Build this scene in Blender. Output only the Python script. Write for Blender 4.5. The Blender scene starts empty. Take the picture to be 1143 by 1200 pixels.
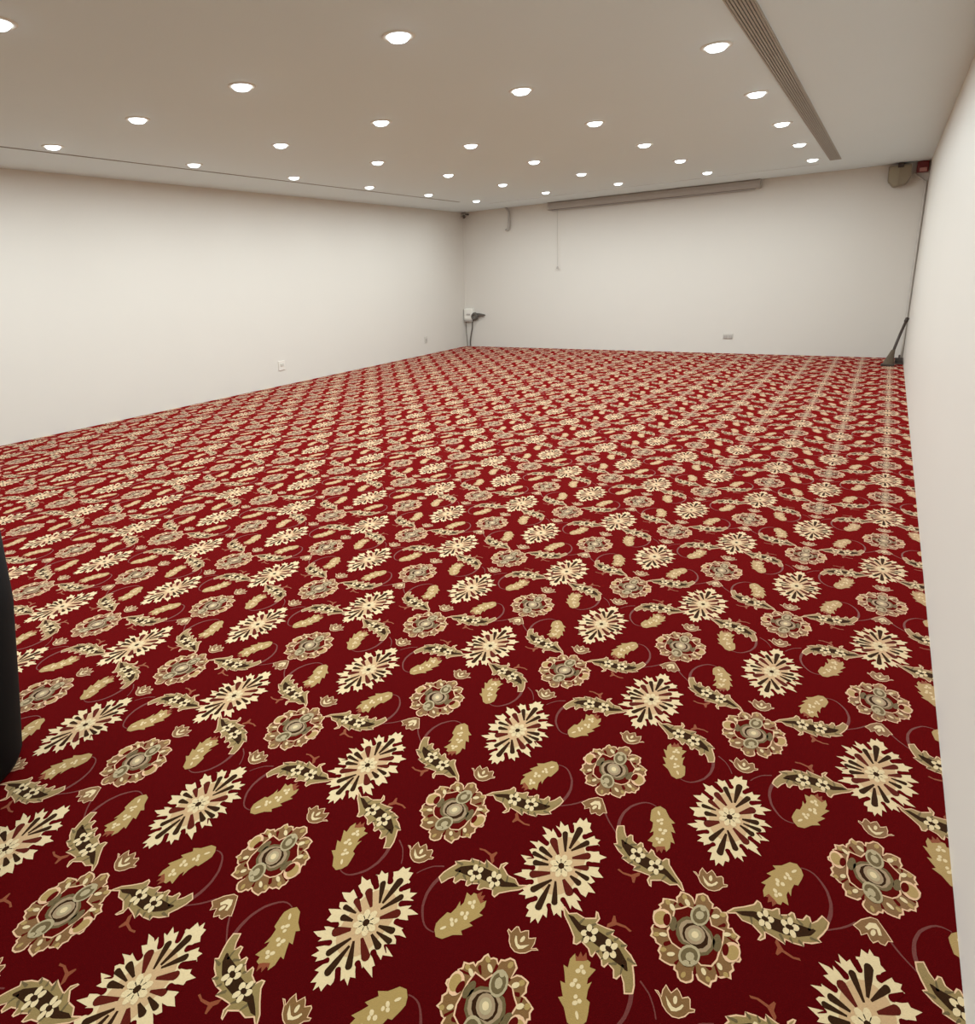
import bpy, bmesh, math, random
import numpy as np
from mathutils import Vector, Matrix

random.seed(7)
D = bpy.data
C = bpy.context.scene.collection
SC = bpy.context.scene

# ------------------------------------------------------------------ camera
W_PX, H_PX = 1143.0, 1200.0
F_PX, CX, CY = 749.885, 486.62, 517.69          # focal length and principal point, pixels
YAW, PITCH, ROLL = -0.634366, -0.252032, -0.046921
XR, YB, XL, YF, H = 0.2885, 11.924, -7.2845, -2.4, 2.7324   # the room: right, back, left, front, height
fw = Vector((math.sin(YAW)*math.cos(PITCH), math.cos(YAW)*math.cos(PITCH), math.sin(PITCH)))
rt = Vector((math.cos(YAW), -math.sin(YAW), 0)); up = rt.cross(fw)
rt2 = rt*math.cos(ROLL) + up*math.sin(ROLL); up2 = up*math.cos(ROLL) - rt*math.sin(ROLL)
cam = D.cameras.new('camera'); cam_o = D.objects.new('camera', cam); C.objects.link(cam_o)
m = Matrix((rt2, up2, -fw)).transposed().to_4x4(); m.translation = (0, 0, 1.5)
cam_o.matrix_world = m
cam.sensor_fit = 'HORIZONTAL'; cam.sensor_width = 36.0
cam.lens = F_PX/W_PX*36.0
cam.shift_x = (W_PX/2-CX)/W_PX; cam.shift_y = (CY-H_PX/2)/W_PX
cam.clip_start = 0.02
SC.camera = cam_o

# ------------------------------------------------------------------ world, exposure
world = D.worlds.new('World'); SC.world = world; world.use_nodes = True
world.node_tree.nodes['Background'].inputs[0].default_value = (0.02, 0.02, 0.02, 1)
world.node_tree.nodes['Background'].inputs[1].default_value = 0.2
vs = SC.view_settings
vs.view_transform = 'Standard'; vs.look = 'None'; vs.gamma = 1.0; vs.use_curve_mapping = False
vs.exposure = 0.0
LAMP_W = 16.2                                    # watts of each downlight
LAMP_COL = (0.82, 0.93, 0.97)
LAMP_SPREAD = math.radians(180)                  # its reflector's beam

# ------------------------------------------------------------------ materials
def lin(c):
    f = lambda v: v/12.92 if v <= 0.04045 else ((v+0.055)/1.055)**2.4
    return tuple(f(v/255.0) for v in c) + (1.0,)

def mat(name, rgb, rough=0.6, metal=0.0, var=0.06, scale=6.0, bump=0.0, bscale=120.0, sheen=0.0, tint=None, spec=0.5):
    mt = D.materials.new(name); mt.use_nodes = True
    nt = mt.node_tree; n = nt.nodes; l = nt.links; b = n['Principled BSDF']
    b.inputs['Roughness'].default_value = rough; b.inputs['Metallic'].default_value = metal
    b.inputs['Specular IOR Level'].default_value = spec
    tc = n.new('ShaderNodeTexCoord')
    nz = n.new('ShaderNodeTexNoise'); nz.inputs['Scale'].default_value = scale; nz.inputs['Detail'].default_value = 3
    l.new(tc.outputs['Object'], nz.inputs['Vector'])
    mx = n.new('ShaderNodeMix'); mx.data_type = 'RGBA'
    c = lin(rgb)
    mx.inputs[6].default_value = tuple(v*(1-var) for v in c[:3]) + (1,)
    mx.inputs[7].default_value = tuple(min(1, v*(1+var)) for v in c[:3]) + (1,)
    l.new(nz.outputs['Fac'], mx.inputs[0]); l.new(mx.outputs[2], b.inputs['Base Color'])
    if bump:
        n2 = n.new('ShaderNodeTexNoise'); n2.inputs['Scale'].default_value = bscale; n2.inputs['Detail'].default_value = 2
        l.new(tc.outputs['Object'], n2.inputs['Vector'])
        bp = n.new('ShaderNodeBump'); bp.inputs['Strength'].default_value = bump; bp.inputs['Distance'].default_value = 0.002
        l.new(n2.outputs['Fac'], bp.inputs['Height']); l.new(bp.outputs['Normal'], b.inputs['Normal'])
    if sheen:
        b.inputs['Sheen Weight'].default_value = sheen; b.inputs['Sheen Roughness'].default_value = 0.5
        b.inputs['Sheen Tint'].default_value = lin(tint)
    return mt

def emit(name, col, s):
    mt = D.materials.new(name); mt.use_nodes = True; nt = mt.node_tree
    for x in list(nt.nodes): nt.nodes.remove(x)
    o = nt.nodes.new('ShaderNodeOutputMaterial'); e = nt.nodes.new('ShaderNodeEmission')
    e.inputs[0].default_value = tuple(col)+(1,); e.inputs[1].default_value = s
    nt.links.new(e.outputs[0], o.inputs[0]); return mt

WALL = mat('wall_paint', (215, 207, 197), 0.55, var=0.012, scale=1.3, bump=0.06, bscale=300)
CEIL = mat('ceiling_paint', (233, 242, 247), 0.7, var=0.012, scale=1.1)
WHITE = mat('white_plastic', (232, 226, 216), 0.4, var=0.02)
OFFWHITE = mat('grey_white_plastic', (196, 188, 178), 0.45, var=0.03)
GREYMET = mat('grey_painted_metal', (174, 165, 157), 0.5, var=0.04)
SLATMET = mat('grille_metal', (172, 162, 150), 0.5, var=0.03)
DUCT = mat('dark_duct', (66, 58, 52), 0.8, var=0.05)
CABLE = mat('dark_cable', (92, 84, 76), 0.6, var=0.08)
BEIGE = mat('beige_plastic', (146, 131, 108), 0.5, var=0.04)
REDP = mat('alarm_red', (120, 22, 22), 0.4, var=0.05)
PINKP = mat('alarm_pink_lens', (196, 140, 132), 0.3, var=0.05)
DARKB = mat('dark_brown_plastic', (64, 50, 42), 0.55, var=0.1)
BRIST = mat('broom_bristle', (92, 78, 62), 0.9, var=0.25, scale=60)
BLACK = mat('black_plastic', (12, 11, 12), 0.75, var=0.15, bump=0.05, spec=0.15)
GRILLE = mat('beige_grille_cloth', (158, 145, 122), 0.8, var=0.04)
PLATE = mat('cream_plate', (222, 213, 202), 0.45, var=0.02)
LENS = emit('lamp_lens', LAMP_COL, 6.0)

# ------------------------------------------------------------------ helpers
def tag(o, label=None, cat=None, group=None, kind=None):
    if label: o['label'] = label
    if cat: o['category'] = cat
    if group: o['group'] = group
    if kind: o['kind'] = kind
    return o

def obj(name, bm, mt, parent=None, loc=None, smooth=False):
    me = D.meshes.new(name); bmesh.ops.recalc_face_normals(bm, faces=bm.faces); bm.to_mesh(me); bm.free()
    for x in (mt if isinstance(mt, (list, tuple)) else [mt]): me.materials.append(x)
    if smooth:
        for p in me.polygons: p.use_smooth = True
    o = D.objects.new(name, me); C.objects.link(o)
    if parent: o.parent = parent
    if loc: o.location = loc
    return o

def thing(name, label, cat, loc=(0, 0, 0), rz=0.0, group=None):
    o = D.objects.new(name, None); C.objects.link(o); o.location = loc; o.rotation_euler.z = rz
    o.empty_display_size = 0.1
    return tag(o, label, cat, group)

def box(bm, lo, hi, bev=0.0):
    lo = Vector(lo); hi = Vector(hi); c = (lo+hi)/2; s = hi-lo
    g = bmesh.ops.create_cube(bm, size=1.0, matrix=Matrix.Translation(c) @ Matrix.Diagonal((s.x, s.y, s.z, 1)))
    if bev:
        es = list({e for v in g['verts'] for e in v.link_edges})
        bmesh.ops.bevel(bm, geom=es, offset=bev, segments=2, affect='EDGES', profile=0.5)
    return bm

def boxm(lo, hi, bev=0.0): return box(bmesh.new(), lo, hi, bev)

def tube(bm, pts, r, seg=8, r1=None):
    pts = [Vector(p) for p in pts]; rings = []
    n = len(pts); prev = None
    for i, p in enumerate(pts):
        t = (pts[min(i+1, n-1)]-pts[max(i-1, 0)]).normalized()
        a = prev if prev is not None else (Vector((0, 0, 1)) if abs(t.z) < 0.9 else Vector((1, 0, 0)))
        a = (a - t*a.dot(t)).normalized(); prev = a; b = t.cross(a)
        rr = r if r1 is None else r+(r1-r)*i/(n-1)
        rings.append([bm.verts.new(p+(a*math.cos(2*math.pi*k/seg)+b*math.sin(2*math.pi*k/seg))*rr) for k in range(seg)])
    for i in range(n-1):
        for k in range(seg):
            bm.faces.new((rings[i][k], rings[i][(k+1) % seg], rings[i+1][(k+1) % seg], rings[i+1][k]))
    bm.faces.new(rings[0]); bm.faces.new(rings[-1])
    return bm

def spline(pts, k=6):
    p = [Vector(q) for q in pts]; p = [2*p[0]-p[1]]+p+[2*p[-1]-p[-2]]; out = []
    for i in range(1, len(p)-2):
        a, b, c, d = p[i-1:i+3]
        for j in range(k):
            t = j/k
            out.append(0.5*((2*b)+(c-a)*t+(2*a-5*b+4*c-d)*t*t+(3*b-a-3*c+d)*t**3))
    out.append(p[-2]); return out

def lathe(bm, prof, seg=24, cap0=False, cap1=False):
    rings = [[bm.verts.new((r*math.cos(2*math.pi*k/seg), r*math.sin(2*math.pi*k/seg), z)) for k in range(seg)] for r, z in prof]
    for i in range(len(rings)-1):
        for k in range(seg):
            bm.faces.new((rings[i][k], rings[i][(k+1) % seg], rings[i+1][(k+1) % seg], rings[i+1][k]))
    if cap0: bm.faces.new(rings[0])
    if cap1: bm.faces.new(rings[-1])
    return bm

def prism(bm, poly, axis, a, b):
    """extrude a 2D polygon along an axis (0 x, 1 y, 2 z) between a and b"""
    def P(u, v, w):
        q = [u, v]; q.insert(axis, w); return q
    v0 = [bm.verts.new(P(u, v, a)) for u, v in poly]; v1 = [bm.verts.new(P(u, v, b)) for u, v in poly]
    bm.faces.new(v0); bm.faces.new(v1); n = len(poly)
    for i in range(n): bm.faces.new((v0[i], v0[(i+1) % n], v1[(i+1) % n], v1[i]))
    return bm

def struct(name, bm, mt): return tag(obj(name, bm, mt), kind='structure')

# ------------------------------------------------------------------ room shell
T = 0.12
struct('wall_right', boxm((XR, YF-T, -0.05), (XR+T, YB+T, H+0.1)), WALL)
struct('wall_left', boxm((XL-T, YF-T, -0.05), (XL, YB+T, H+0.1)), WALL)
struct('wall_back', boxm((XL, YB, -0.05), (XR, YB+T, H+0.1)), WALL)
struct('wall_front', boxm((XL, YF-T, -0.05), (XR, YF, H+0.1)), WALL)
struct('ceiling', boxm((XL, YF, H), (XR, YB, H+0.1)), CEIL)

# ------------------------------------------------------------------ patterned carpet: the floor
# Every woven figure is a flat inlay a few tenths of a millimetre proud of the pile; one repeat of the
# pattern (two columns by two rows) is laid out over the whole floor. Half-millimetre units.
MOTIF = {
 'W': [
  ('cream',1,[-34,229,-53,291,-37,298,-34,342,-9,332,-4,362,13,338,31,342,37,307,56,290,40,270,28,232,36,222,56,242,76,271,86,256,112,262,106,236,122,226,93,203,70,170,79,161,110,174,131,190,140,174,178,178,154,145,158,127,132,115,104,91,107,80,129,81,166,99,167,76,204,54,172,36,143,30,177,9,164,-12,145,-15,171,-30,201,-49,169,-62,169,-95,144,-92,118,-78,106,-82,115,-98,157,-126,137,-134,183,-173,148,-178,127,-171,132,-195,105,-173,83,-157,73,-165,91,-189,121,-220,95,-222,112,-259,82,-249,77,-269,62,-251,37,-225,29,-230,40,-259,53,-298,31,-291,31,-346,10,-329,-1,-364,-10,-336,-33,-346,-34,-308,-51,-305,-52,-287,-28,-231,-36,-221,-57,-244,-75,-267,-82,-248,-114,-263,-99,-230,-122,-220,-101,-197,-79,-163,-90,-157,-126,-191,-118,-162,-184,-177,-154,-142,-161,-130,-128,-108,-108,-85,-114,-79,-139,-85,-168,-96,-161,-75,-205,-54,-167,-40,-137,-31,-180,-1,-170,16,-147,27,-171,41,-204,49,-163,67,-172,93,-142,90,-110,85,-113,98,-162,122,-144,140,-185,174,-145,176,-127,168,-132,192,-102,170,-76,164,-77,174,-126,220,-103,219,-116,262,-84,243,-73,263,-56,238,-39,218]),
  ('tan',2,[95,63,96,35,96,11,95,-13,95,-37,93,-63,88,-91,79,-120,63,-146,41,-167,15,-178,-14,-179,-40,-168,-63,-148,-80,-121,-91,-92,-96,-63,-98,-36,-98,-11,-99,13,-100,39,-99,67,-95,99,-86,131,-69,161,-45,184,-16,195,15,194,43,180,66,155,82,125,92,93]),
  ('russet',3,[-36,60,-67,113,-83,138,-94,143,-105,139,-113,129,-114,115,-110,102,-88,83,-44,49]),
  ('umber',3,[-12,94,-34,164,-49,207,-56,214,-64,215,-71,210,-75,201,-75,190,-54,150,-20,89]),
  ('umber',3,[1,121,10,210,13,265,8,277,0,285,-10,285,-18,279,-22,267,-19,211,-10,121]),
  ('umber',3,[11,111,49,163,72,197,73,207,70,217,64,223,57,224,50,219,31,181,4,117]),
  ('russet',3,[32,69,79,97,103,114,107,125,107,137,102,148,93,153,83,151,63,127,26,81]),
  ('russet',3,[58,23,98,36,119,44,124,52,125,62,122,71,115,77,107,78,89,63,54,33]),
  ('umber',3,[71,5,113,-6,137,-11,143,-8,147,-1,148,8,145,15,139,19,115,19,72,15]),
  ('umber',3,[59,-34,92,-52,108,-60,116,-58,122,-50,124,-41,121,-31,115,-25,98,-23,61,-22]),
  ('russet',3,[35,-72,66,-117,80,-135,92,-138,103,-132,110,-120,111,-106,106,-93,87,-82,43,-58]),
  ('umber',3,[6,-99,27,-172,40,-214,46,-220,54,-221,61,-217,66,-209,66,-199,48,-159,15,-94]),
  ('umber',3,[-12,-128,-18,-218,-19,-273,-15,-283,-7,-288,2,-287,10,-281,14,-271,10,-217,-1,-127]),
  ('umber',3,[-12,-96,-54,-154,-78,-191,-79,-201,-75,-210,-68,-216,-60,-216,-52,-211,-33,-171,-4,-103]),
  ('russet',3,[-34,-61,-86,-90,-114,-106,-119,-117,-119,-130,-113,-141,-103,-146,-92,-144,-69,-121,-27,-74]),
  ('umber',3,[-59,-23,-103,-33,-127,-39,-132,-46,-134,-56,-131,-65,-124,-72,-116,-73,-95,-60,-56,-35]),
  ('umber',3,[-70,-2,-120,5,-150,8,-156,4,-160,-3,-159,-12,-155,-19,-149,-23,-119,-19,-70,-11]),
  ('umber',3,[-59,27,-103,48,-127,57,-136,55,-141,47,-142,37,-139,27,-132,21,-107,18,-61,15]),
  ('red',3,[-53,277,-51,242,-50,229,-45,222,-37,219,-30,222,-26,229,-25,239,-30,250,-45,280]),
  ('red',3,[72,288,40,262,24,249,21,239,23,229,28,222,36,219,43,221,55,240,77,279]),
  ('red',3,[115,229,83,201,67,186,64,176,66,167,71,159,78,157,85,160,98,180,121,220]),
  ('red',3,[171,118,130,110,107,104,101,97,100,88,102,79,107,73,114,72,136,84,173,108]),
  ('red',3,[191,-2,176,-7,166,-10,165,-12,165,-14,165,-15,166,-17,168,-17,178,-12,192,-5]),
  ('red',3,[168,-113,135,-86,116,-72,109,-73,103,-78,100,-86,101,-94,105,-101,126,-109,165,-122]),
  ('red',3,[135,-199,104,-170,86,-155,79,-155,73,-159,70,-166,70,-175,74,-181,94,-192,131,-208]),
  ('red',3,[63,-270,51,-239,44,-224,39,-221,32,-222,27,-227,24,-234,26,-242,36,-253,57,-275]),
  ('red',3,[-58,-286,-34,-258,-23,-244,-22,-236,-25,-228,-30,-224,-37,-223,-44,-227,-51,-245,-65,-281]),
  ('red',3,[-138,-197,-101,-186,-82,-180,-78,-173,-77,-165,-80,-157,-86,-152,-93,-152,-110,-164,-141,-188]),
  ('red',3,[-163,-118,-128,-109,-111,-104,-106,-97,-105,-88,-108,-80,-114,-74,-122,-74,-137,-85,-167,-109]),
  ('red',3,[-168,-60,-150,-47,-139,-39,-138,-36,-138,-33,-140,-31,-142,-30,-144,-30,-155,-41,-170,-57]),
  ('red',3,[-177,80,-137,72,-117,69,-110,73,-107,82,-107,91,-112,100,-119,104,-139,100,-178,91]),
  ('red',3,[-143,213,-109,175,-90,156,-82,154,-75,159,-71,167,-72,177,-76,186,-97,200,-138,223]),
  ('umber',4,[30,20,34,1,31,-18,23,-33,9,-42,-6,-42,-20,-34,-30,-20,-34,-1,-32,18,-23,34,-10,43,6,43,20,35]),
  ('cream',5,[58,7,54,-4,44,-12,30,-14,18,-9,13,2,16,13,27,21,41,23,53,18]),
  ('cream',5,[45,-46,36,-51,24,-47,13,-36,8,-22,10,-10,19,-5,31,-9,42,-20,47,-34]),
  ('cream',5,[6,-72,-3,-68,-9,-54,-11,-37,-7,-23,1,-16,11,-20,17,-34,19,-51,14,-65]),
  ('cream',5,[-36,-56,-41,-45,-38,-30,-29,-17,-18,-10,-8,-13,-4,-24,-7,-39,-15,-52,-27,-59]),
  ('cream',5,[-59,-7,-55,4,-45,13,-30,14,-18,9,-13,-2,-16,-13,-27,-21,-41,-23,-53,-18]),
  ('cream',5,[-47,47,-38,53,-25,49,-14,37,-8,23,-10,10,-19,5,-32,9,-43,20,-49,35]),
  ('cream',5,[-7,74,3,70,10,56,11,38,7,23,-1,16,-11,21,-18,34,-19,52,-15,68]),
  ('cream',5,[37,57,41,46,38,30,29,16,18,10,8,13,4,24,7,39,16,53,27,60]),
  ('umber',6,[14,9,15,-3,11,-13,3,-19,-7,-17,-14,-9,-15,3,-11,14,-3,19,7,17]),
 ],
 'M': [
  ('pink',1,[-112,191,-95,196,-72,198,-52,190,-40,167,-44,217,-18,242,5,240,21,217,38,209,38,187,51,203,68,199,78,188,97,201,108,179,110,157,120,141,120,125,133,133,148,115,171,108,164,82,177,64,169,51,180,24,194,2,190,-17,173,-25,167,-44,177,-65,167,-86,174,-113,155,-115,135,-134,122,-134,122,-155,108,-171,107,-198,81,-198,55,-195,42,-177,34,-176,40,-205,34,-220,17,-237,-6,-241,-21,-232,-30,-211,-44,-208,-46,-190,-58,-199,-83,-200,-108,-197,-110,-175,-124,-163,-121,-135,-141,-132,-151,-117,-171,-114,-170,-91,-179,-75,-176,-53,-168,-45,-171,-29,-187,-17,-191,16,-175,40,-172,53,-182,61,-170,84,-174,107,-146,121,-125,129,-114,127,-122,147,-113,168]),
  ('gold',2,[-104,185,-93,188,-74,190,-58,184,-37,156,-35,214,-15,234,1,232,16,211,30,204,34,176,54,194,64,192,77,178,94,190,101,177,102,155,112,139,114,116,131,123,143,108,161,103,155,80,167,63,161,51,173,20,185,0,183,-11,166,-19,159,-44,168,-65,158,-85,165,-107,152,-107,132,-126,114,-126,114,-152,100,-167,99,-190,81,-190,60,-187,47,-170,25,-169,32,-204,27,-216,13,-229,-5,-233,-15,-226,-24,-204,-37,-201,-41,-180,-61,-191,-83,-192,-101,-190,-103,-172,-115,-160,-113,-128,-136,-125,-146,-109,-163,-107,-162,-89,-171,-73,-168,-56,-159,-47,-164,-25,-180,-13,-183,14,-167,37,-164,56,-172,63,-162,83,-165,103,-143,114,-124,121,-106,120,-113,147,-105,167]),
  ('ochre',3,[-76,159,-84,154,-93,158,-99,170,-97,181,-89,187,-80,182,-74,171]),
  ('ochre',3,[-137,88,-145,83,-154,87,-160,99,-158,110,-150,115,-141,111,-135,100]),
  ('ochre',3,[-135,-83,-137,-94,-146,-102,-156,-104,-162,-98,-159,-87,-151,-79,-141,-77]),
  ('ochre',3,[-90,-138,-93,-148,-101,-156,-111,-156,-116,-150,-113,-140,-104,-132,-94,-132]),
  ('ochre',3,[99,-175,92,-180,84,-177,80,-168,82,-158,89,-154,97,-157,101,-166]),
  ('ochre',3,[160,-111,153,-117,145,-116,139,-109,140,-99,147,-93,155,-94,160,-102]),
  ('ochre',3,[156,95,151,86,141,83,133,87,131,97,137,106,146,109,154,104]),
  ('ochre',3,[98,177,93,167,84,162,74,164,71,173,76,184,86,189,95,187]),
  ('ochre',3,[-3,197,-11,193,-19,200,-23,213,-20,225,-11,228,-3,221,0,208]),
  ('ochre',3,[-5,-223,-10,-218,-11,-207,-6,-195,1,-190,6,-195,7,-207,2,-219]),
  ('pink',4,[-114,80,-86,106,-64,133,-29,136,38,131,54,96,107,99,113,43,109,-23,108,-61,94,-104,52,-126,-5,-101,-47,-103,-81,-96,-102,-73,-115,-45,-107,-4]),
  ('brick',5,[-107,77,-81,101,-60,127,-29,129,34,124,50,89,100,92,106,43,102,-23,101,-60,88,-99,52,-119,-4,-94,-46,-96,-78,-90,-96,-70,-107,-44,-100,-5]),
  ('brick',3,[-60,112,-81,123,-94,130,-98,128,-101,124,-103,119,-102,114,-99,110,-85,108,-61,105]),
  ('brick',3,[-67,-68,-94,-91,-108,-105,-110,-112,-110,-119,-107,-124,-102,-125,-97,-123,-85,-106,-64,-74]),
  ('brick',3,[-35,-149,-44,-166,-48,-173,-48,-178,-46,-182,-43,-183,-39,-182,-36,-178,-35,-170,-31,-150]),
  ('brick',3,[30,-143,30,-166,30,-177,32,-180,36,-181,40,-179,43,-174,44,-169,41,-160,34,-140]),
  ('brick',3,[62,-115,78,-123,86,-126,90,-124,93,-120,95,-115,94,-110,91,-107,82,-107,63,-108]),
  ('brick',3,[89,-69,107,-105,120,-129,123,-130,125,-129,127,-127,128,-123,128,-120,113,-97,91,-66]),
  ('brick',3,[79,99,96,111,103,116,106,122,106,129,104,134,100,136,95,134,90,126,76,105]),
  ('brick',3,[102,77,137,65,162,57,165,58,167,61,168,65,168,69,166,71,140,76,103,82]),
  ('brick',3,[37,119,42,154,44,174,43,178,39,181,36,180,32,176,30,171,31,152,33,119]),
  ('brick',3,[-28,130,-30,149,-31,158,-34,160,-36,160,-39,158,-41,154,-41,150,-38,143,-31,128]),
  ('brick',3,[-117,88,-113,105,-111,114,-112,118,-114,120,-117,120,-120,118,-121,114,-121,105,-121,88]),
  ('brick',3,[-109,-37,-143,-43,-167,-49,-169,-51,-171,-56,-171,-60,-169,-63,-166,-64,-143,-56,-109,-42]),
  ('drab',6,[-83,12,-80,-5,-81,-20,-86,-31,-92,-35,-100,-33,-108,-23,-113,-8,-116,9,-115,25,-111,36,-104,40,-96,37,-88,27]),
  ('drab',6,[107,30,109,11,107,-7,102,-19,95,-24,86,-21,79,-9,73,8,71,28,73,46,78,59,86,64,94,60,101,48]),
  ('pink',7,[-110,24,-109,0,-114,-23,-126,-42,-142,-52,-160,-53,-174,-43,-184,-25,-186,-2,-181,22,-168,42,-152,53,-134,53,-119,42]),
  ('pink',7,[185,33,186,9,179,-14,167,-32,152,-43,136,-43,124,-32,116,-14,116,10,122,34,134,53,150,63,166,63,178,52]),
  ('ochre',8,[-127,16,-125,-1,-129,-18,-138,-31,-149,-39,-162,-39,-172,-32,-179,-18,-181,-1,-177,16,-168,30,-156,38,-144,38,-133,30]),
  ('ochre',8,[179,26,179,8,175,-9,166,-22,156,-29,145,-28,136,-20,131,-6,130,11,135,28,143,42,154,49,165,48,174,40]),
  ('brick',9,[-113,15,-111,1,-112,-12,-116,-22,-123,-26,-130,-24,-137,-16,-142,-4,-144,10,-143,23,-139,33,-132,38,-124,36,-118,28]),
  ('brick',9,[139,15,140,2,139,-11,135,-20,129,-23,123,-21,118,-13,115,-2,113,12,115,24,119,33,124,37,130,35,136,27]),
  ('drab',6,[-84,-6,-84,23,-70,55,-53,75,-19,83,27,74,56,59,82,22,82,-18,68,-59,42,-82,14,-61,-39,-72,-56,-65,-73,-43]),
  ('taupe',7,[-71,-3,-68,28,-52,55,-24,68,20,64,50,45,71,15,70,-18,58,-50,40,-67,12,-52,-38,-58,-55,-42]),
  ('umber',8,[-51,-23,-54,8,-44,38,-21,56,9,59,33,47,51,23,56,-12,43,-41,25,-56,-5,-52,-37,-46]),
  ('taupe',9,[38,-6,29,-27,14,-42,-4,-49,-22,-46,-35,-33,-43,-13,-42,10,-32,31,-17,47,2,54,19,50,33,37,40,17]),
  ('stone',10,[25,-3,19,-17,9,-28,-3,-32,-15,-30,-24,-22,-29,-8,-28,7,-22,21,-12,32,1,37,13,34,22,26,26,12]),
  ('cream',11,[13,-1,9,-8,4,-14,-2,-16,-9,-15,-13,-11,-16,-4,-15,5,-12,12,-7,18,0,20,6,19,11,14,13,7]),
  ('stone',9,[34,137,35,111,29,85,16,65,-1,54,-18,54,-33,66,-42,87,-44,113,-37,140,-25,161,-7,172,10,171,25,159]),
  ('stone',9,[40,-82,41,-107,34,-132,20,-152,2,-164,-16,-165,-32,-156,-41,-137,-42,-112,-35,-87,-21,-66,-3,-54,16,-53,32,-63]),
  ('drab',10,[26,130,27,110,22,90,12,74,-1,65,-15,66,-26,75,-33,91,-34,112,-30,132,-20,149,-6,157,7,157,19,147]),
  ('drab',10,[32,-90,33,-108,27,-128,16,-143,2,-153,-13,-154,-25,-147,-32,-132,-33,-114,-27,-94,-16,-78,-2,-68,13,-67,25,-75]),
  ('stone',11,[13,123,11,104,1,90,-12,88,-21,101,-20,120,-9,134,5,136]),
  ('stone',11,[20,-101,19,-119,8,-133,-5,-135,-13,-123,-12,-105,-1,-91,12,-90]),
  ('stone',11,[15,165,15,158,13,150,9,144,3,140,-3,140,-7,143,-10,148,-10,155,-8,163,-3,169,2,173,8,173,13,170]),
  ('stone',11,[8,-143,8,-149,5,-156,1,-162,-5,-166,-11,-167,-15,-165,-18,-160,-18,-153,-16,-146,-11,-140,-5,-137,1,-136,5,-138]),
  ('stone',11,[32,-124,32,-130,30,-136,27,-141,22,-145,17,-145,13,-143,11,-138,10,-132,12,-126,16,-121,21,-117,26,-117,30,-119]),
  ('cream',7,[-56,133,-62,129,-70,132,-78,140,-83,151,-81,160,-75,164,-67,161,-59,153,-55,142]),
  ('cream',7,[-109,69,-115,66,-124,68,-132,76,-136,87,-135,96,-129,99,-121,97,-113,88,-108,78]),
  ('cream',7,[-106,-69,-108,-77,-116,-84,-126,-88,-135,-88,-139,-83,-136,-75,-128,-67,-118,-63,-110,-64]),
  ('cream',7,[-54,-137,-56,-145,-62,-153,-72,-160,-80,-161,-85,-157,-84,-150,-77,-141,-67,-135,-59,-133]),
  ('cream',7,[77,-158,72,-160,65,-157,59,-150,56,-141,58,-133,63,-130,70,-133,77,-141,79,-150]),
  ('cream',7,[132,-96,126,-99,119,-97,112,-90,109,-81,110,-73,116,-70,123,-72,130,-79,133,-88]),
  ('cream',7,[135,93,132,85,125,77,115,71,107,71,103,76,105,84,113,93,122,98,131,98]),
  ('cream',7,[74,158,72,149,65,139,55,133,46,132,41,136,43,145,50,154,60,161,69,162]),
 ],
 'S': [
  ('mauve',1,[-501,408,-504,425,-507,445,-507,472,-505,498,-503,516,-498,534,-491,556,-482,580,-468,603,-452,623,-435,641,-418,654,-400,661,-383,662,-369,660,-357,657,-359,651,-370,654,-383,655,-398,653,-413,647,-429,634,-444,616,-458,596,-471,575,-479,552,-485,530,-489,514,-491,497,-491,472,-490,446,-487,428,-483,411]),
  ('pink',2,[-499,405,-466,427,-448,384,-431,359,-422,386,-406,389,-394,355,-369,344,-360,368,-346,367,-335,344,-306,324,-300,355,-287,352,-270,329,-234,316,-222,340,-204,345,-194,313,-156,274,-118,241,-95,202,-103,196,-134,216,-163,194,-204,197,-245,170,-236,135,-249,137,-267,162,-262,192,-305,187,-342,178,-342,204,-371,204,-413,215,-412,234,-441,247,-477,280,-464,291,-480,326,-494,366]),
  ('olive',3,[-492,402,-469,418,-454,381,-429,350,-417,380,-410,382,-399,351,-366,336,-355,361,-350,361,-340,339,-302,316,-295,347,-290,346,-274,324,-231,308,-218,335,-209,337,-200,310,-160,269,-123,237,-103,203,-103,204,-134,224,-165,200,-206,204,-253,173,-243,141,-246,143,-260,164,-255,198,-306,193,-336,185,-335,210,-371,210,-407,220,-406,237,-437,253,-468,280,-456,290,-474,329,-488,368]),
  ('umber',4,[-444,332,-428,323,-357,312,-309,294,-236,283,-199,273,-157,246,-130,225,-158,221,-203,240,-262,222,-335,229,-389,251,-433,288,-450,324]),
  ('drab',4,[-430,358,-430,330,-430,314,-428,310,-425,309,-422,309,-419,312,-418,317,-421,332,-426,359]),
  ('drab',4,[-369,345,-388,336,-398,331,-400,327,-401,322,-399,318,-396,316,-393,316,-384,324,-368,340]),
  ('drab',4,[-336,344,-346,329,-350,322,-351,317,-349,313,-347,311,-343,311,-341,314,-338,322,-333,341]),
  ('drab',4,[-304,325,-313,321,-317,319,-318,315,-318,311,-317,308,-314,306,-311,307,-309,311,-302,321]),
  ('drab',4,[-236,316,-239,301,-240,296,-239,292,-236,290,-233,290,-231,293,-229,297,-230,302,-232,316]),
  ('drab',4,[-410,214,-396,221,-390,224,-388,228,-388,232,-389,236,-392,238,-395,238,-401,232,-412,219]),
  ('drab',4,[-369,203,-358,213,-354,217,-353,221,-354,225,-356,228,-359,229,-362,228,-365,221,-371,206]),
  ('drab',4,[-340,180,-323,199,-314,210,-313,215,-314,219,-317,222,-320,223,-323,221,-331,208,-343,184]),
  ('drab',4,[-259,193,-244,208,-238,215,-236,220,-237,225,-240,228,-243,229,-247,227,-252,217,-262,197]),
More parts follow.
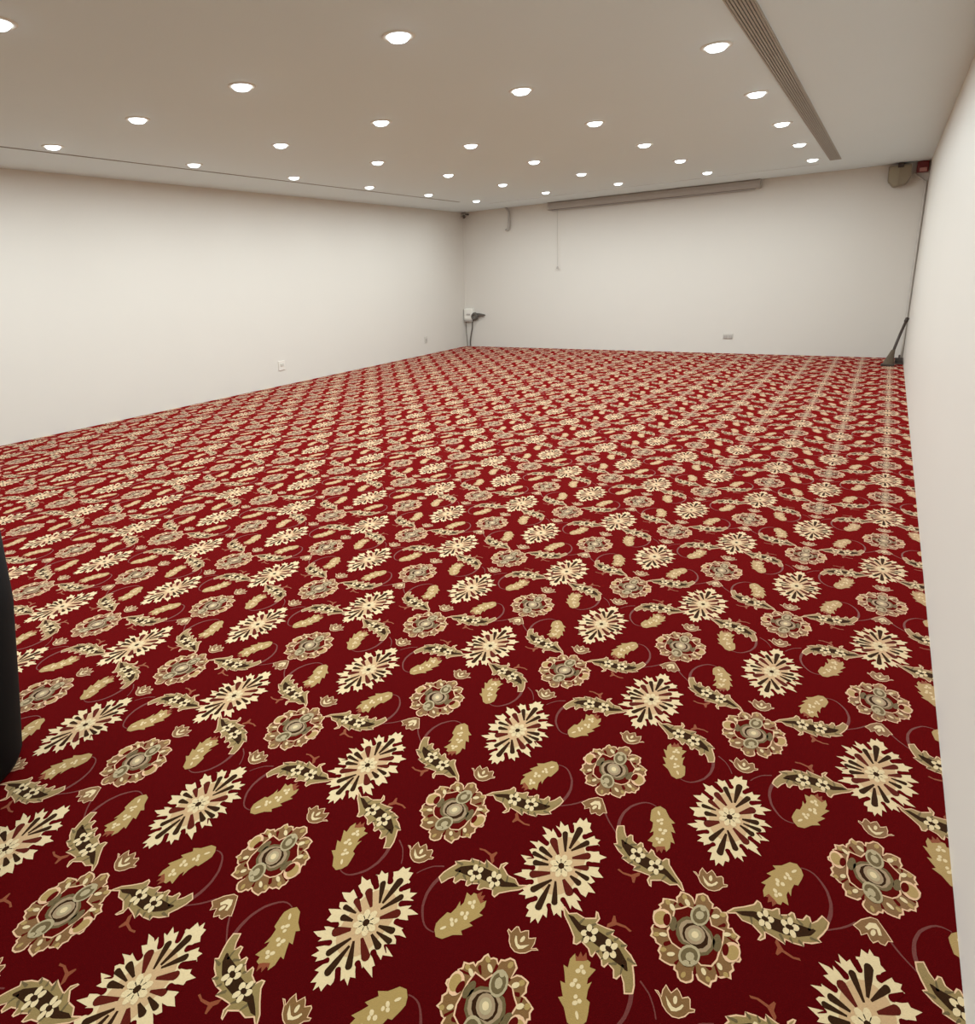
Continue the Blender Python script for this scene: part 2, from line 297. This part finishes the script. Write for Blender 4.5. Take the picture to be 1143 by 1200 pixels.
  ('drab',4,[-203,199,-194,219,-190,230,-190,235,-191,238,-194,240,-198,239,-200,235,-203,224,-207,201]),
  ('drab',4,[-471,275,-448,269,-435,266,-432,268,-430,271,-430,276,-431,279,-434,282,-448,282,-470,280]),
  ('olive',5,[-490,401,-468,415,-452,377,-430,343,-442,328,-460,331,-477,353]),
  ('umber',5,[-322,297,-320,280,-324,262,-333,248,-345,240,-359,240,-370,247,-378,260,-380,278,-376,296,-367,310,-355,319,-341,319,-330,311]),
  ('umber',5,[-224,278,-223,261,-227,244,-236,230,-248,222,-261,222,-272,229,-279,242,-281,259,-277,276,-268,291,-255,299,-242,299,-231,292]),
  ('cream',6,[-312,294,-314,282,-322,272,-332,270,-341,277,-342,288,-337,299,-327,305,-317,303]),
  ('cream',6,[-330,234,-339,232,-347,239,-351,252,-349,265,-342,272,-333,269,-326,258,-325,244]),
  ('cream',6,[-376,236,-379,247,-376,261,-368,271,-359,273,-353,266,-352,252,-358,240,-367,233]),
  ('cream',6,[-387,298,-380,307,-370,308,-360,301,-356,289,-360,278,-369,273,-379,276,-386,286]),
  ('cream',6,[-347,335,-339,329,-336,315,-338,300,-345,291,-353,292,-359,302,-360,317,-355,330]),
  ('cream',6,[-215,274,-217,263,-225,254,-235,252,-243,258,-244,269,-239,280,-229,286,-219,284]),
  ('cream',6,[-233,216,-242,214,-250,221,-253,234,-251,247,-244,253,-235,250,-229,239,-229,226]),
  ('cream',6,[-277,218,-281,229,-277,242,-270,252,-260,254,-254,247,-254,234,-260,222,-269,215]),
  ('cream',6,[-286,279,-280,287,-270,288,-261,281,-258,270,-261,259,-270,254,-280,257,-286,267]),
  ('cream',6,[-247,314,-240,309,-237,295,-240,281,-247,272,-255,272,-260,282,-260,297,-255,310]),
  ('umber',7,[-332,275,-337,268,-348,265,-360,270,-366,279,-365,288,-356,293,-344,292,-335,285]),
  ('umber',7,[-235,260,-239,252,-249,249,-260,251,-266,259,-265,267,-257,273,-246,274,-237,268]),
  ('rust',1,[-409,138,-402,148,-380,140,-340,149,-321,172,-306,190,-304,166,-316,147,-313,112,-321,108,-336,136,-376,129]),
  ('ochre',2,[-369,586,-373,614,-361,645,-339,668,-308,660,-276,616,-239,592,-255,578,-240,556,-221,526,-243,524,-227,492,-206,455,-227,456,-220,415,-230,380,-244,407,-257,391,-269,379,-285,376,-302,379,-306,401,-332,396,-317,451,-322,476,-336,454,-334,494,-341,532,-358,537]),
  ('rust',3,[-286,379,-273,392,-260,400,-245,410,-235,386,-247,389,-248,358,-264,375,-270,348]),
  ('cream',4,[-322,600,-329,600,-338,610,-343,623,-340,629,-331,623,-323,610]),
  ('cream',4,[-297,581,-299,571,-307,563,-316,564,-318,573,-312,583,-303,587]),
  ('cream',4,[-311,558,-315,550,-322,547,-329,552,-329,561,-323,568,-315,566]),
  ('cream',4,[-293,555,-294,545,-300,539,-306,541,-309,550,-305,558,-298,561]),
  ('cream',4,[-285,505,-288,495,-297,492,-304,498,-304,508,-297,516,-289,514]),
  ('cream',4,[-260,518,-262,507,-270,499,-279,501,-281,510,-276,521,-267,524]),
  ('cream',4,[-266,495,-267,485,-273,479,-281,480,-283,488,-279,497,-271,500]),
  ('cream',4,[-281,434,-286,426,-294,425,-301,432,-300,442,-292,447,-284,443]),
  ('cream',4,[-259,451,-261,441,-269,433,-277,434,-280,443,-274,454,-265,457]),
  ('cream',4,[-268,426,-269,416,-275,409,-282,411,-285,420,-281,430,-273,432]),
 ],
 'B': [
  ('pink',2,[-88,338,-74,343,-57,329,-60,355,-53,387,-36,373,-26,366,-10,399,4,389,18,371,37,389,48,383,56,348,73,354,74,340,56,325,46,301,26,280,1,271,-23,278,-44,293,-62,321]),
  ('gold',3,[-81,337,-75,338,-54,324,-56,354,-51,381,-39,369,-25,360,-9,393,1,386,18,365,38,383,44,380,54,342,70,349,70,342,53,328,42,304,24,284,0,276,-21,282,-41,297,-59,324]),
  ('cream',4,[-42,339,-24,324,-8,312,6,313,16,328,24,343,31,340,25,320,11,302,-7,292,-25,306]),
  ('cream',5,[3,349,4,337,1,328,-5,327,-10,334,-13,345,-11,357,-6,362,-1,359]),
 ],
 'A': [
  ('pink',2,[-70,-348,-41,-295,-5,-258,22,-254,54,-299,82,-343,64,-352,54,-382,33,-383,27,-375,9,-398,-4,-384,-15,-360,-37,-385,-44,-363]),
  ('gold',3,[-64,-346,-37,-298,-2,-262,20,-258,50,-301,76,-342,61,-349,51,-378,36,-379,27,-369,8,-391,-1,-382,-14,-354,-35,-379,-40,-360]),
  ('cream',4,[-24,-329,-8,-294,17,-282,33,-305,40,-336,28,-342,20,-314,2,-319,-11,-338]),
  ('cream',5,[18,-334,15,-347,10,-357,3,-360,-2,-353,-2,-341,2,-329,9,-322,15,-324]),
 ],
 'V': [
  ('mauve',1,[509,-332,521,-339,532,-347,545,-355,557,-365,570,-381,582,-398,591,-412,598,-425,603,-436,608,-447,603,-449,598,-439,593,-427,586,-415,577,-401,565,-385,553,-370,540,-361,528,-353,517,-346,505,-339]),
 ],
 'T': [
  ('mauve',1,[-593,475,-581,457,-568,439,-554,423,-540,407,-525,393,-511,380,-499,369,-488,358,-492,354,-504,364,-516,375,-530,387,-546,401,-561,417,-575,434,-588,451,-601,469]),
 ],
}
CARPET = {  # woven wool colours, and how much the pile's fibre tips glisten
 'red': ((64, 3, 5), 0.62), 'cream': ((203, 181, 138), 0.5), 'tan': ((180, 147, 106), 0.5), 'umber': ((46, 26, 10), 0.06), 'russet': ((80, 20, 10), 0.1),
 'pink': ((206, 166, 128), 0.7), 'gold': ((108, 76, 36), 0.6), 'ochre': ((150, 124, 68), 0.7), 'brick': ((78, 12, 8), 0.15), 'olive': ((128, 108, 62), 0.6),
 'drab': ((92, 78, 48), 0.3), 'taupe': ((142, 120, 90), 0.5), 'stone': ((158, 143, 108), 0.5), 'mauve': ((96, 44, 40), 0.35), 'rust': ((124, 62, 36), 0.3)}
CNAMES = list(CARPET)
CMATS = [mat('carpet_'+k, c, 0.95, var=0.1, scale=160.0, bump=0.5, bscale=420.0, sheen=min(1.0, s*1.3) if k != 'red' else s, tint=(205, 34, 32) if k in ('red', 'brick') else (255, 202, 190), spec=0.02) for k, (c, s) in CARPET.items()]
AX, AY, OX, OY = 0.3277929, 0.39891077, -0.5254666, 1.2677
LIFT = 0.00015

def build_floor():
    def motif(key, mx=1.0, my=1.0, dx=0.0, dy=0.0):
        out = []
        for cname, lay, flat in MOTIF[key]:
            p = np.array(flat, float).reshape(-1, 2)*0.0005
            p = p*(mx, my)+(dx, dy)
            out.append((CNAMES.index(cname), lay, p))
        return out
    cell = []
    cell += motif('W') + motif('W', -1, 1, AX, AY)
    cell += motif('M', 1, 1, AX, 0) + motif('M', -1, 1, 0, AY)
    cell += motif('S', 1, 1, AX, 0) + motif('S', -1, 1, AX, 0) + motif('T', 1, 1, AX, 0) + motif('T', -1, 1, AX, 0)   # scrolls leaving the medallion, both ways
    cell += motif('S', -1, -1, 0, 0) + motif('S', 1, -1, 0, 0)          # scrolls leaving the white flower
    cell += motif('V', 1, 1, 0, 0) + motif('V', -1, 1, 0, 0)
    cell += motif('B', 1, 1, AX, 0) + motif('B', 1, 1, AX, -0.337) + motif('B', -1, 1, 0, AY) + motif('A', 1, 1, 0, AY)
    verts, tris, cols = [], [], []
    off = 0
    from mathutils.geometry import tessellate_polygon
    for ci, lay, p in cell:
        tr = tessellate_polygon([[Vector((x, y, 0)) for x, y in p]])
        verts.append(np.column_stack([p, np.full(len(p), lay*LIFT)]))
        t = np.array(tr, int)
        a, b, c = p[t[:, 0]], p[t[:, 1]], p[t[:, 2]]
        s = (b[:, 0]-a[:, 0])*(c[:, 1]-a[:, 1])-(b[:, 1]-a[:, 1])*(c[:, 0]-a[:, 0])
        t[s < 0] = t[s < 0][:, ::-1]
        tris.append(t+off); cols.append(np.full(len(t), ci)); off += len(p)
    V = np.vstack(verts); Tt = np.vstack(tris); Cc = np.concatenate(cols)
    PX, PY = 2*AX, 2*AY
    i0, i1 = math.floor((XL-OX)/PX)-1, math.ceil((XR-OX)/PX)+1
    j0, j1 = math.floor((YF-OY)/PY)-1, math.ceil((YB-OY)/PY)+1
    offs = np.array([(OX+i*PX, OY+j*PY, 0.0) for i in range(i0, i1+1) for j in range(j0, j1+1)])
    n, k = len(V), len(offs)
    AV = (V[None]+offs[:, None]).reshape(-1, 3)
    AT = (Tt[None]+(np.arange(k)*n)[:, None, None]).reshape(-1, 3); AC = np.tile(Cc, k)
    tv = AV[AT][:, :, :2]
    inside = (tv[:, :, 0] >= XL) & (tv[:, :, 0] <= XR) & (tv[:, :, 1] >= YF) & (tv[:, :, 1] <= YB)
    full = inside.all(1); cut = inside.any(1) & ~full
    nv, nt_, nc = [], [], []
    for q in np.nonzero(cut)[0]:                        # trim the figures the walls cut through
        poly = [tuple(v) for v in AV[AT[q]]]
        for ax, lim, sg in ((0, XL, 1), (0, XR, -1), (1, YF, 1), (1, YB, -1)):
            out = []
            for a, b in zip(poly, poly[1:]+poly[:1]):
                da, db = sg*(a[ax]-lim), sg*(b[ax]-lim)
                if da >= 0: out.append(a)
                if (da >= 0) != (db >= 0):
                    t = da/(da-db); out.append(tuple(u+(v-u)*t for u, v in zip(a, b)))
            poly = out
            if not poly: break
        if len(poly) >= 3:
            o0 = len(AV)+len(nv); nv += poly
            for r in range(1, len(poly)-1): nt_.append((o0, o0+r, o0+r+1)); nc.append(AC[q])
    AT, AC = AT[full], AC[full]
    if nv:
        AV = np.vstack([AV, np.array(nv)]); AT = np.vstack([AT, np.array(nt_, int)]); AC = np.concatenate([AC, np.array(nc, int)])
    used = np.unique(AT); remap = np.zeros(len(AV), int); remap[used] = np.arange(len(used)); AV = AV[used]; AT = remap[AT]
    nb = len(AV)
    base = np.array([(XL, YF, 0), (XR, YF, 0), (XR, YB, 0), (XL, YB, 0), (XL, YF, -0.05), (XR, YF, -0.05), (XR, YB, -0.05), (XL, YB, -0.05)], float)
    bt = np.array([(0, 1, 2), (0, 2, 3), (4, 6, 5), (4, 7, 6), (0, 4, 5), (0, 5, 1), (1, 5, 6), (1, 6, 2), (2, 6, 7), (2, 7, 3), (3, 7, 4), (3, 4, 0)])+nb
    AV = np.vstack([AV, base]); AT = np.vstack([AT, bt]); AC = np.concatenate([AC, np.zeros(len(bt), int)])
    me = D.meshes.new('floor')
    me.vertices.add(len(AV)); me.vertices.foreach_set('co', AV.astype(np.float32).ravel())
    me.loops.add(AT.size); me.loops.foreach_set('vertex_index', AT.astype(np.int32).ravel())
    me.polygons.add(len(AT)); me.polygons.foreach_set('loop_start', (np.arange(len(AT))*3).astype(np.int32))
    for x in CMATS: me.materials.append(x)
    me.polygons.foreach_set('material_index', AC.astype(np.int32))
    me.polygons.foreach_set('use_smooth', np.zeros(len(AT), bool))
    me.update(calc_edges=True); me.validate()
    o = D.objects.new('floor', me); C.objects.link(o)
    print('floor triangles', len(AT))
    return tag(o, kind='structure')
build_floor()

# ------------------------------------------------------------------ recessed downlights
LIGHT_X = [-0.9755, -2.2418, -3.5015, -4.6866, -5.9879]
LIGHT_Y = [10.2666, 8.7976, 7.3494, 5.9191, 4.4983, 3.0672, 1.63, 0.19]
ROWN = ['in the line beside the grille', 'in the second line from the grille', 'in the middle line',
        'in the second line from the left slot', 'in the line along the left slot']
NTH = ['nearest the back wall', 'second from the back wall', 'third from the back wall', 'fourth from the back wall', 'fifth from the back wall',
       'sixth from the back wall', 'seventh from the back wall', 'eighth from the back wall', 'ninth from the back wall']

def make_downlight():
    t = thing('downlight', 'x', 'light')
    obj('trim_ring', lathe(bmesh.new(), [(0.088, 0.001), (0.088, -0.004), (0.082, -0.007), (0.070, -0.007), (0.060, -0.003), (0.058, 0.001)], 28), WHITE, t, smooth=True)
    obj('lens', lathe(bmesh.new(), [(0.058, 0.0), (0.056, -0.014), (0.045, -0.024), (0.024, -0.029), (0.006, -0.030)], 20, cap1=True), LENS, t, smooth=True)
    la = D.lights.new('lamp', 'AREA'); la.shape = 'DISK'; la.size = 0.10; la.energy = LAMP_W; la.color = LAMP_COL; la.spread = LAMP_SPREAD
    lo = D.objects.new('lamp', la); C.objects.link(lo); lo.parent = t; lo.location = (0, 0, -0.033)
    return t
proto = make_downlight(); first = True
for i, x in enumerate(LIGHT_X):
    for j, y in enumerate(LIGHT_Y):
        if first: r = proto; first = False
        else:
            r = proto.copy(); C.objects.link(r)
            for ch in proto.children:
                c = ch.copy(); c.parent = r; C.objects.link(c)
        r.location = (x, y, H)
        tag(r, 'lit downlight %s, %s' % (ROWN[i], NTH[j]), 'light', 'recessed ceiling downlights')

# ------------------------------------------------------------------ air grilles in the ceiling
def linear_grille(name, label, a, b, width, nslat, axis, frame_m, gap=DUCT, slat_m=None, drop=0.006):
    """a long slot diffuser from a to b (centre line points on the ceiling), running along x (0) or y (1)"""
    cx, cy = (a[0]+b[0])/2, (a[1]+b[1])/2
    L = abs(b[axis]-a[axis]); t = thing(name, label, 'vent', (cx, cy, H))
    hw = width/2
    def bb(u0, u1, v0, v1, z0, z1, bev=0.0):      # u across, v along
        return boxm((u0, v0, z0), (u1, v1, z1), bev) if axis == 1 else boxm((v0, u0, z0), (v1, u1, z1), bev)
    obj('backing', bb(-hw, hw, -L/2, L/2, -0.0015, 0.001), gap, t)
    fb = max(0.004, width*0.07)
    fr = bmesh.new()
    for u0, u1, v0, v1 in ((-hw-fb, -hw, -L/2-fb, L/2+fb), (hw, hw+fb, -L/2-fb, L/2+fb), (-hw, hw, -L/2-fb, -L/2), (-hw, hw, L/2, L/2+fb)):
        if axis == 1: box(fr, (u0, v0, -drop), (u1, v1, 0.001))
        else: box(fr, (v0, u0, -drop), (v1, u1, 0.001))
    obj('frame', fr, frame_m, t)
    if nslat:
        p = width/nslat
        me = None
        for k in range(nslat):
            u = -hw+p*(k+0.5)
            if me is None:
                s = obj('slat', bb(-p*0.33, p*0.33, -L/2, L/2, -drop*0.9, -0.001), slat_m, t); me = s.data
            else:
                s = D.objects.new('slat', me); C.objects.link(s); s.parent = t
            s.location = (u, 0, 0) if axis == 1 else (0, u, 0)
    return t
linear_grille('ceiling_grille', 'long grey slatted air grille in the ceiling near the right wall', (-0.738, YF+0.4), (-0.742, 10.52), 0.11, 7, 1, SLATMET, slat_m=SLATMET, drop=0.009)
linear_grille('slot_diffuser', 'thin dark slot in the ceiling running along the left wall', (-6.262, YF+0.4), (-6.262, 10.15), 0.022, 0, 1, GREYMET, drop=0.003)
linear_grille('slot_diffuser', 'faint pale slot in the ceiling in front of the back wall', (-6.05, 10.86), (-0.95, 10.86), 0.02, 1, 0, CEIL, gap=OFFWHITE, slat_m=OFFWHITE, drop=0.003)

# ------------------------------------------------------------------ projection screen on the back wall
t = thing('projection_screen', 'grey rolled-up projection screen case under the ceiling on the back wall', 'screen', (-3.58, YB, 2.66))
hl = 1.77
prof = [(-0.012, -0.062), (-0.012, 0.069), (-0.10, 0.069), (-0.118, 0.050), (-0.124, 0.0), (-0.118, -0.045), (-0.10, -0.062)]
obj('case', prism(bmesh.new(), prof, 0, -hl, hl), GREYMET, t)
for s in (-1, 1):
    pc = [(y*1.03, z*1.03) for y, z in prof]
    obj('end_cap', prism(bmesh.new(), pc, 0, s*hl-0.012, s*hl+0.012), OFFWHITE if s < 0 else GREYMET, t)
obj('slot', boxm((-hl+0.05, -0.092, -0.0655), (hl-0.05, -0.045, -0.0615)), DUCT, t)
obj('bottom_bar', boxm((-hl+0.06, -0.080, -0.083), (hl-0.06, -0.058, -0.064), 0.004), GREYMET, t)
for s in (-1, 1):
    obj('wall_bracket', boxm((s*hl*0.8-0.03, -0.02, -0.03), (s*hl*0.8+0.03, 0.0, 0.07)), GREYMET, t)
cord = obj('pull_cord', tube(bmesh.new(), [(-1.60, -0.06, -0.06), (-1.598, -0.055, -0.6), (-1.592, -0.05, -1.09)], 0.0045, 6), OFFWHITE, t)
obj('cord_handle', lathe(bmesh.new(), [(0.005, 0.022), (0.013, 0.016), (0.020, -0.01), (0.017, -0.022)], 12, True, True), GREYMET, cord, loc=(-1.592, -0.05, -1.11))

# ------------------------------------------------------------------ things on the back wall
o = obj('hanging_pipe', tube(bmesh.new(), spline([(-6.27, YB-0.05, H), (-6.235, YB-0.05, 2.70), (-6.196, YB-0.05, 2.64), (-6.192, YB-0.05, 2.5), (-6.195, YB-0.05, 2.40),
      (-6.205, YB-0.05, 2.34), (-6.235, YB-0.05, 2.305), (-6.27, YB-0.05, 2.325)]), 0.021, 10), GREYMET, smooth=True)
tag(o, 'short grey hooked pipe hanging from the ceiling at the back wall', 'pipe')

t = thing('corner_camera', 'tiny dark camera bracket high in the back left corner', 'camera', (XL+0.06, YB-0.06, 2.66))
obj('mount', boxm((-0.06, -0.02, -0.02), (0.02, 0.06, 0.05), 0.006), GREYMET, t)
obj('body', tube(bmesh.new(), [(0.0, 0.0, 0.0), (0.045, -0.06, -0.03)], 0.028, 12), CABLE, t)
obj('arm', tube(bmesh.new(), [(0.02, 0.05, 0.03), (0.09, 0.04, 0.02)], 0.014, 8), CABLE, t)

t = thing('wall_box', 'white electrical box low in the back left corner', 'box', (XL+0.125, YB, 0.68))
obj('housing', boxm((-0.105, -0.085, -0.12), (0.105, 0.0, 0.12), 0.010), WHITE, t)
obj('cover', boxm((-0.092, -0.095, -0.10), (0.092, -0.083, 0.108), 0.006), WHITE, t)
obj('latch', boxm((-0.04, -0.102, -0.02), (0.055, -0.094, 0.012), 0.003), GREYMET, t)
obj('shadow_strip', boxm((-0.098, -0.09, -0.15), (0.098, 0.0, -0.122), 0.004), GREYMET, t)  # grey strip standing in for the dark shadow under the box

def ring(cx, y, cz, r, a0, a1, n=18):
    return [(cx+r*math.cos(math.radians(a0+(a1-a0)*k/n)), y, cz+r*math.sin(math.radians(a0+(a1-a0)*k/n))) for k in range(n+1)]
yc = YB-0.06
t = thing('power_cable', 'coiled dark cable beside the white corner box, hanging to the floor', 'cable', (0, 0, 0))
pts = ring(-7.01, yc, 0.635, 0.065, 60, -300) + ring(-7.01, yc-0.03, 0.635, 0.055, 60, -300)
obj('coil', tube(bmesh.new(), pts, 0.021, 8), CABLE, t, smooth=True)
obj('lead', tube(bmesh.new(), spline([(-7.055, yc, 0.585), (-7.075, yc, 0.50), (-7.08, yc, 0.40), (-7.11, yc, 0.27), (-7.135, yc, 0.12), (-7.138, yc, 0.016)]), 0.014, 8), CABLE, t, smooth=True)
obj('plug', prism(bmesh.new(), [(-6.97, 0.70), (-6.88, 0.69), (-6.79, 0.665), (-6.80, 0.645), (-6.90, 0.645), (-6.97, 0.655)], 1, yc-0.02, YB-0.001), CABLE, t)
o = obj('thin_wire', tube(bmesh.new(), spline([(-7.245, YB-0.04, 0.52), (-7.24, YB-0.04, 0.3), (-7.225, YB-0.04, 0.12), (-7.22, YB-0.045, 0.012)]), 0.008, 6), CABLE, smooth=True)
tag(o, 'thin grey wire dropping from the white corner box to the carpet', 'wire')

def outlet(name, label, loc, rz, w, h, plate, dark, holes):
    t = thing(name, label, 'outlet', loc, rz)          # faces -y
    obj('plate', boxm((-w/2, -0.012, -h/2), (w/2, 0.0, h/2), 0.004), plate, t)
    for hx, hz, hw, hh in holes:
        obj('socket', boxm((hx-hw/2, -0.020, hz-hh/2), (hx+hw/2, -0.011, hz+hh/2), 0.003), dark, t)
    return t
outlet('wall_outlet', 'grey double power socket low on the back wall', (-2.11, YB, 0.29), 0, 0.15, 0.085, OFFWHITE, GREYMET, [(-0.037, -0.008, 0.058, 0.056), (0.037, -0.008, 0.058, 0.056)])
outlet('wall_outlet', 'white power socket low on the left wall, the one nearer the viewer', (XL, 6.6, 0.30), math.pi/2, 0.13, 0.14, PLATE, OFFWHITE, [(0.0, 0.01, 0.06, 0.04)])
outlet('wall_outlet', 'small grey socket low on the left wall, near the back corner', (XL, 10.41, 0.29), math.pi/2, 0.085, 0.12, OFFWHITE, GREYMET, [(0.0, 0.0, 0.045, 0.05)])

# wall speaker, red alarm and conduit, back right corner
t = thing('wall_speaker', 'beige wall speaker tilted down, high in the back right corner', 'speaker', (-0.045, YB, 2.565))
bm = prism(bmesh.new(), [(-0.135, 0.13), (0.125, 0.135), (0.135, -0.02), (0.09, -0.115), (-0.06, -0.155), (-0.13, -0.07)], 1, -0.17, -0.03)
bmesh.ops.bevel(bm, geom=list(bm.edges), offset=0.008, segments=2, affect='EDGES')
obj('cabinet', bm, BEIGE, t)
obj('front_grille', prism(bmesh.new(), [(-0.118, 0.112), (-0.01, 0.114), (-0.005, -0.125), (-0.055, -0.137), (-0.114, -0.066)], 1, -0.178, -0.165), GRILLE, t)
obj('bracket', boxm((-0.03, -0.19, 0.10), (0.04, 0.0, 0.16), 0.006), DARKB, t)
t = thing('alarm_sounder', 'small red alarm box under the ceiling in the back right corner', 'alarm', (0.205, YB, 2.655))
obj('housing', boxm((-0.066, -0.07, -0.072), (0.066, 0.0, 0.074), 0.008), REDP, t)
obj('strobe', boxm((-0.035, -0.082, -0.062), (0.05, -0.068, -0.012), 0.006), PINKP, t)
o = obj('conduit_pipe', tube(bmesh.new(), spline([(0.12, YB-0.03, 2.585), (0.15, YB-0.03, 2.555), (0.21, YB-0.03, 2.50), (0.25, YB-0.03, 2.455), (0.266, YB-0.026, 2.38), (0.266, YB-0.024, 1.4), (0.266, YB-0.024, 0.005)]), 0.013, 8), OFFWHITE, smooth=True)
tag(o, 'pale grey conduit pipe running down the back right corner to the floor', 'pipe')

# broom and dustpan, back right corner
t = thing('broom', 'dark long-handled broom leaning on the right wall in the far corner', 'broom', (0.115, 11.02, 0))
obj('handle', tube(bmesh.new(), [(0.036, 0.05, 0.20), (0.09, 0.27, 0.41), (0.145, 0.47, 0.60)], 0.017, 10), DARKB, t, smooth=True)
obj('grip', tube(bmesh.new(), [(0.138, 0.445, 0.575), (0.150, 0.487, 0.615)], 0.024, 10), DARKB, t, smooth=True)
bm = bmesh.new()
sec = [((0.036, 0.05, 0.22), 0.022, 0.02), ((0.02, 0.03, 0.15), 0.036, 0.03), ((0.0, 0.005, 0.045), 0.062, 0.035), ((-0.005, 0.0, 0.030), 0.068, 0.036)]
rings = []
for (x, y, z), a, b in sec:
    rings.append([bm.verts.new((x+a*math.cos(2*math.pi*k/14), y+b*math.sin(2*math.pi*k/14), z)) for k in range(14)])
for i in range(3):
    for k in range(14): bm.faces.new((rings[i][k], rings[i][(k+1) % 14], rings[i+1][(k+1) % 14], rings[i+1][k]))
bm.faces.new(rings[0]); bm.faces.new(rings[-1])
obj('bristles', bm, BRIST, t)
obj('tips_shadow', boxm((-0.085, -0.04, 0.001), (0.07, 0.04, 0.034), 0.008), DARKB, t)  # broom's foot, dark brown to carry the shadow strip at its base
t = thing('dustpan', 'small dark dustpan on the carpet between the broom and the right wall', 'dustpan', (0.235, 11.28, 0))
obj('pan', prism(bmesh.new(), [(-0.07, 0.002), (0.10, 0.002), (0.10, 0.075), (0.088, 0.075), (0.082, 0.014), (-0.07, 0.006)], 0, -0.05, 0.045), DARKB, t)
for s in (-0.05, 0.041):
    obj('side', prism(bmesh.new(), [(-0.06, 0.004), (0.09, 0.004), (0.09, 0.07)], 0, s, s+0.006), DARKB, t)
obj('handle', tube(bmesh.new(), [(0.0, 0.09, 0.06), (0.0, 0.16, 0.10)], 0.012, 8), DARKB, t)

# black bin cut by the left edge of the frame
t = thing('waste_bin', 'tall black tapered bin standing on the carpet at the left edge', 'bin', (-2.285, 0.492, 0))
obj('body', lathe(bmesh.new(), [(0.165, 0.002), (0.192, 0.012), (0.205, 0.04), (0.232, 0.25), (0.268, 0.55), (0.276, 0.92), (0.270, 0.92), (0.262, 0.55), (0.225, 0.25), (0.198, 0.05)], 40, True, True), BLACK, t, smooth=True)
obj('rim', lathe(bmesh.new(), [(0.276, 0.90), (0.284, 0.905), (0.286, 0.92), (0.278, 0.93), (0.266, 0.925), (0.266, 0.905)], 40), BLACK, t, smooth=True)
